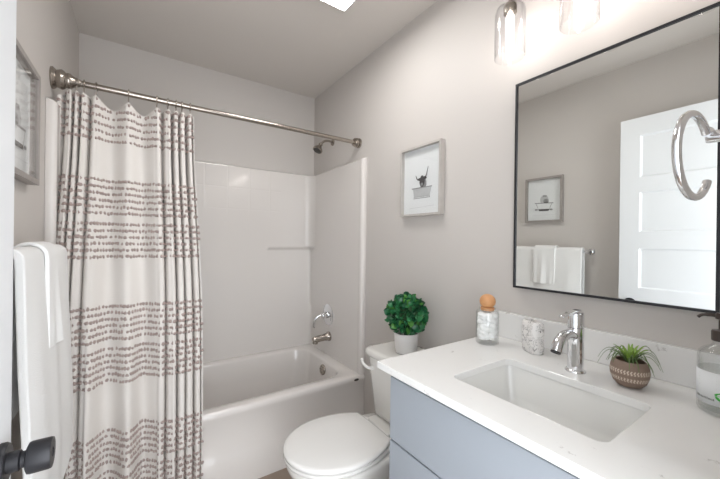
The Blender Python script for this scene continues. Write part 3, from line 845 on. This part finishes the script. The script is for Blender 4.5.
# ------------------------------------------------------------------ towel bar and towels
BX, BZ = XL + .062, 1.198
tb = thing('towel_bar', 'chrome towel bar on the left wall under the framed bathtub print', 'towel bar', (XL, 1.30, BZ))
bm = bm_new(); tube(bm, [(.062, -.300, 0), (.062, .300, 0)], .0085, 16); obj('bar', bm, M_chrome, tb)
for s in (-1, 1):
    bm = bm_new(); lathe(bm, [(.022, 0), (.022, .006), (.016, .012), (.011, .016), (.011, .058), (.014, .062), (.014, .072), (.011, .076)], (0, s * .292, 0), (1, 0, 0), 24); obj('post', bm, M_chrome, tb)
def towel(name, label, y0, y1, zf0, zf1, zb, off, th, group=None, seed=1, sw=.0):
    """folded towel draped over the bar; zf0/zf1 = front hem heights at y0 and y1"""
    bm = bm_new(); loops = []
    ny = 28
    rd = random.Random(seed); ph = [rd.uniform(0, 6) for _ in range(4)]
    for side in (0, 1):                        # inner and outer skins
        pass
    def sect(y, t_):
        zf = zf0 + (zf1 - zf0) * t_
        r_ = .0095 + off
        out = []
        wob = .006 * math.sin(t_ * 7 + ph[0]) + .003 * math.sin(t_ * 17 + ph[1])
        nb = 10; nf = 24
        def xw(z, s): return wob * min(1, (BZ - z) / .25) * s
        # outer skin: back hem -> over -> front hem
        for k in range(nb): z = zb + (BZ - zb) * k / nb; out.append((BX - r_ - th - .5 * xw(z, 1) * .3, z))
        for k in range(9): a = PI - PI * k / 8; out.append((BX + (r_ + th) * math.cos(a), BZ + (r_ + th) * math.sin(a)))
        for k in range(1, nf + 1): z = BZ + (zf - BZ) * k / nf; q = (BZ - z); out.append((BX + r_ + th + xw(z, 1) + .022 * min(1, q / .5), z))
        out.append((BX + r_ + th * .5 + xw(zf, 1) + .022 * min(1, (BZ - zf) / .5), zf - .004))
        for k in range(nf, 0, -1): z = BZ + (zf - BZ) * k / nf; q = BZ - z; out.append((BX + r_ + xw(z, 1) * .8 + .022 * min(1, q / .5), z))
        for k in range(9): a = PI * k / 8; out.append((BX + r_ * math.cos(a), BZ + r_ * math.sin(a)))
        for k in range(nb - 1, -1, -1): z = zb + (BZ - zb) * k / nb; out.append((BX - r_, z))
        return out
    for i in range(ny + 1):
        t_ = i / ny
        e = min(t_, 1 - t_) * ny
        y = y0 + (y1 - y0) * t_
        s_ = sect(y, t_)
        loops.append([Vector((x, y + sw * (BZ - z) * (t_ - .3), z)) for x, z in s_])
    loft(bm, loops)
    o = obj(name, bm, M_towel, None, bevel=.006, seg=3, angle=60)
    return tag(o, label, 'towel', group)
towel('bath_towel', 'large white bath towel hanging over the chrome towel bar', 1.035, 1.555, .33, .50, .80, .001, .018, seed=2)
towel('hand_towel', 'small white hand towel laid over the larger white towel', 1.210, 1.368, .948, .948, .96, .0205, .010, seed=5)

# ------------------------------------------------------------------ towel ring on the doorway wall
tr = thing('towel_ring', 'open chrome towel ring in the foreground at the right edge', 'towel ring', (.745, YN, 1.405))
bm = bm_new(); lathe(bm, [(.024, 0), (.024, .006), (.020, .010), (.010, .011)], (0, 0, .018), (0, 1, 0), 32); obj('rosette', bm, M_chrome, tr)
bm = bm_new(); lathe(bm, [(.0095, .008), (.0095, .052), (.008, .055), (.003, .056)], (0, 0, .018), (0, 1, 0), 24); obj('post', bm, M_chrome, tr)
bm = bm_new()
pts = []
RC = Vector((-.072, 0, -.022)); RR = .0605
for k in range(44):
    a = R(42 + 285 * k / 43)
    u_ = RR * math.cos(a); v_ = RR * math.sin(a)
    pts.append((RC.x + u_, .055 - .10 * (u_), RC.z + v_))
tube(bm, pts, .0054, 18)
obj('ring', bm, M_chrome, tr)
bm = bm_new(); tube(bm, smooth_path([pts[0], (-.010, .050, .026), (0, .048, .018)]), .0054, 16); obj('ring_neck', bm, M_chrome, tr)

# ------------------------------------------------------------------ vanity light over the mirror
vl = thing('vanity_light', 'nickel vanity light with three clear glass shades above the mirror', 'light', (XR, .450, 2.208))
bm = bm_new(); box(bm, -.022, -.001, -.11, .11, -.055, .055); obj('backplate', bm, M_nickel, vl, bevel=.004)
bm = bm_new(); tube(bm, [(-.06, -.27, 0), (-.06, .27, 0)], .008, 14); tube(bm, [(-.02, 0, 0), (-.06, 0, 0)], .010, 14); obj('crossbar', bm, M_nickel, vl)
LX = -.118
for k, yy in enumerate((.222, 0, -.222)):
    bm = bm_new(); tube(bm, smooth_path([(-.06, yy, 0), (LX + .022, yy, .004), (LX + .003, yy, -.015), (LX, yy, -.05)]), .006, 12)
    lathe(bm, [(.008, 0), (.020, -.004), (.022, -.012), (.022, -.034), (.016, -.038)], (LX, yy, -.106), (0, 0, 1), 24)
    tube(bm, [(LX, yy, -.05), (LX, yy, -.108)], .006, 12)
    am = obj('arm', bm, M_nickel, vl)
    bm = bm_new()
    lathe(bm, [(.021, -.112), (.034, -.115), (.046, -.124), (.051, -.140), (.051, -.297), (.0495, -.299), (.0490, -.297), (.0490, -.142), (.045, -.127), (.034, -.118), (.021, -.115)], (LX, yy, 0), (0, 0, 1), 44, cap0=False, cap1=False)
    obj('glass_shade', bm, M_glass2, vl)
    bm = bm_new(); lathe(bm, [(.010, -.142), (.0135, -.152), (.0140, -.165), (.0140, -.262), (.011, -.276), (.003, -.281)], (LX, yy, 0), (0, 0, 1), 20)
    bb = obj('bulb', bm, M_env, vl)
    bm = bm_new(); lathe(bm, [(.002, -.155), (.006, -.158), (.006, -.201), (.002, -.204)], (LX, yy, 0), (0, 0, 1), 14)
    obj('filament', bm, M_bulb, bb)

# ------------------------------------------------------------------ ceiling light
cl = thing('ceiling_light', 'square white ceiling light with a sloping diffuser', 'light', (.67, 1.24, H))
bm = bm_new(); loft(bm, [rrect(-.165, .165, -.165, .165, .01, -.001), rrect(-.165, .165, -.165, .165, .01, -.012)]); obj('base', bm, M_trim, cl)
bm = bm_new(); loft(bm, [rrect(-.172, .172, -.172, .172, .012, -.014), rrect(-.172, .172, -.172, .172, .012, -.034), rrect(-.160, .160, -.160, .160, .010, -.046)], True, False); obj('housing', bm, M_trim, cl)
bm = bm_new(); loft(bm, [rrect(-.159, .159, -.159, .159, .010, -.040), rrect(-.159, .159, -.159, .159, .010, -.0455)]); obj('diffuser', bm, M_panel, cl)
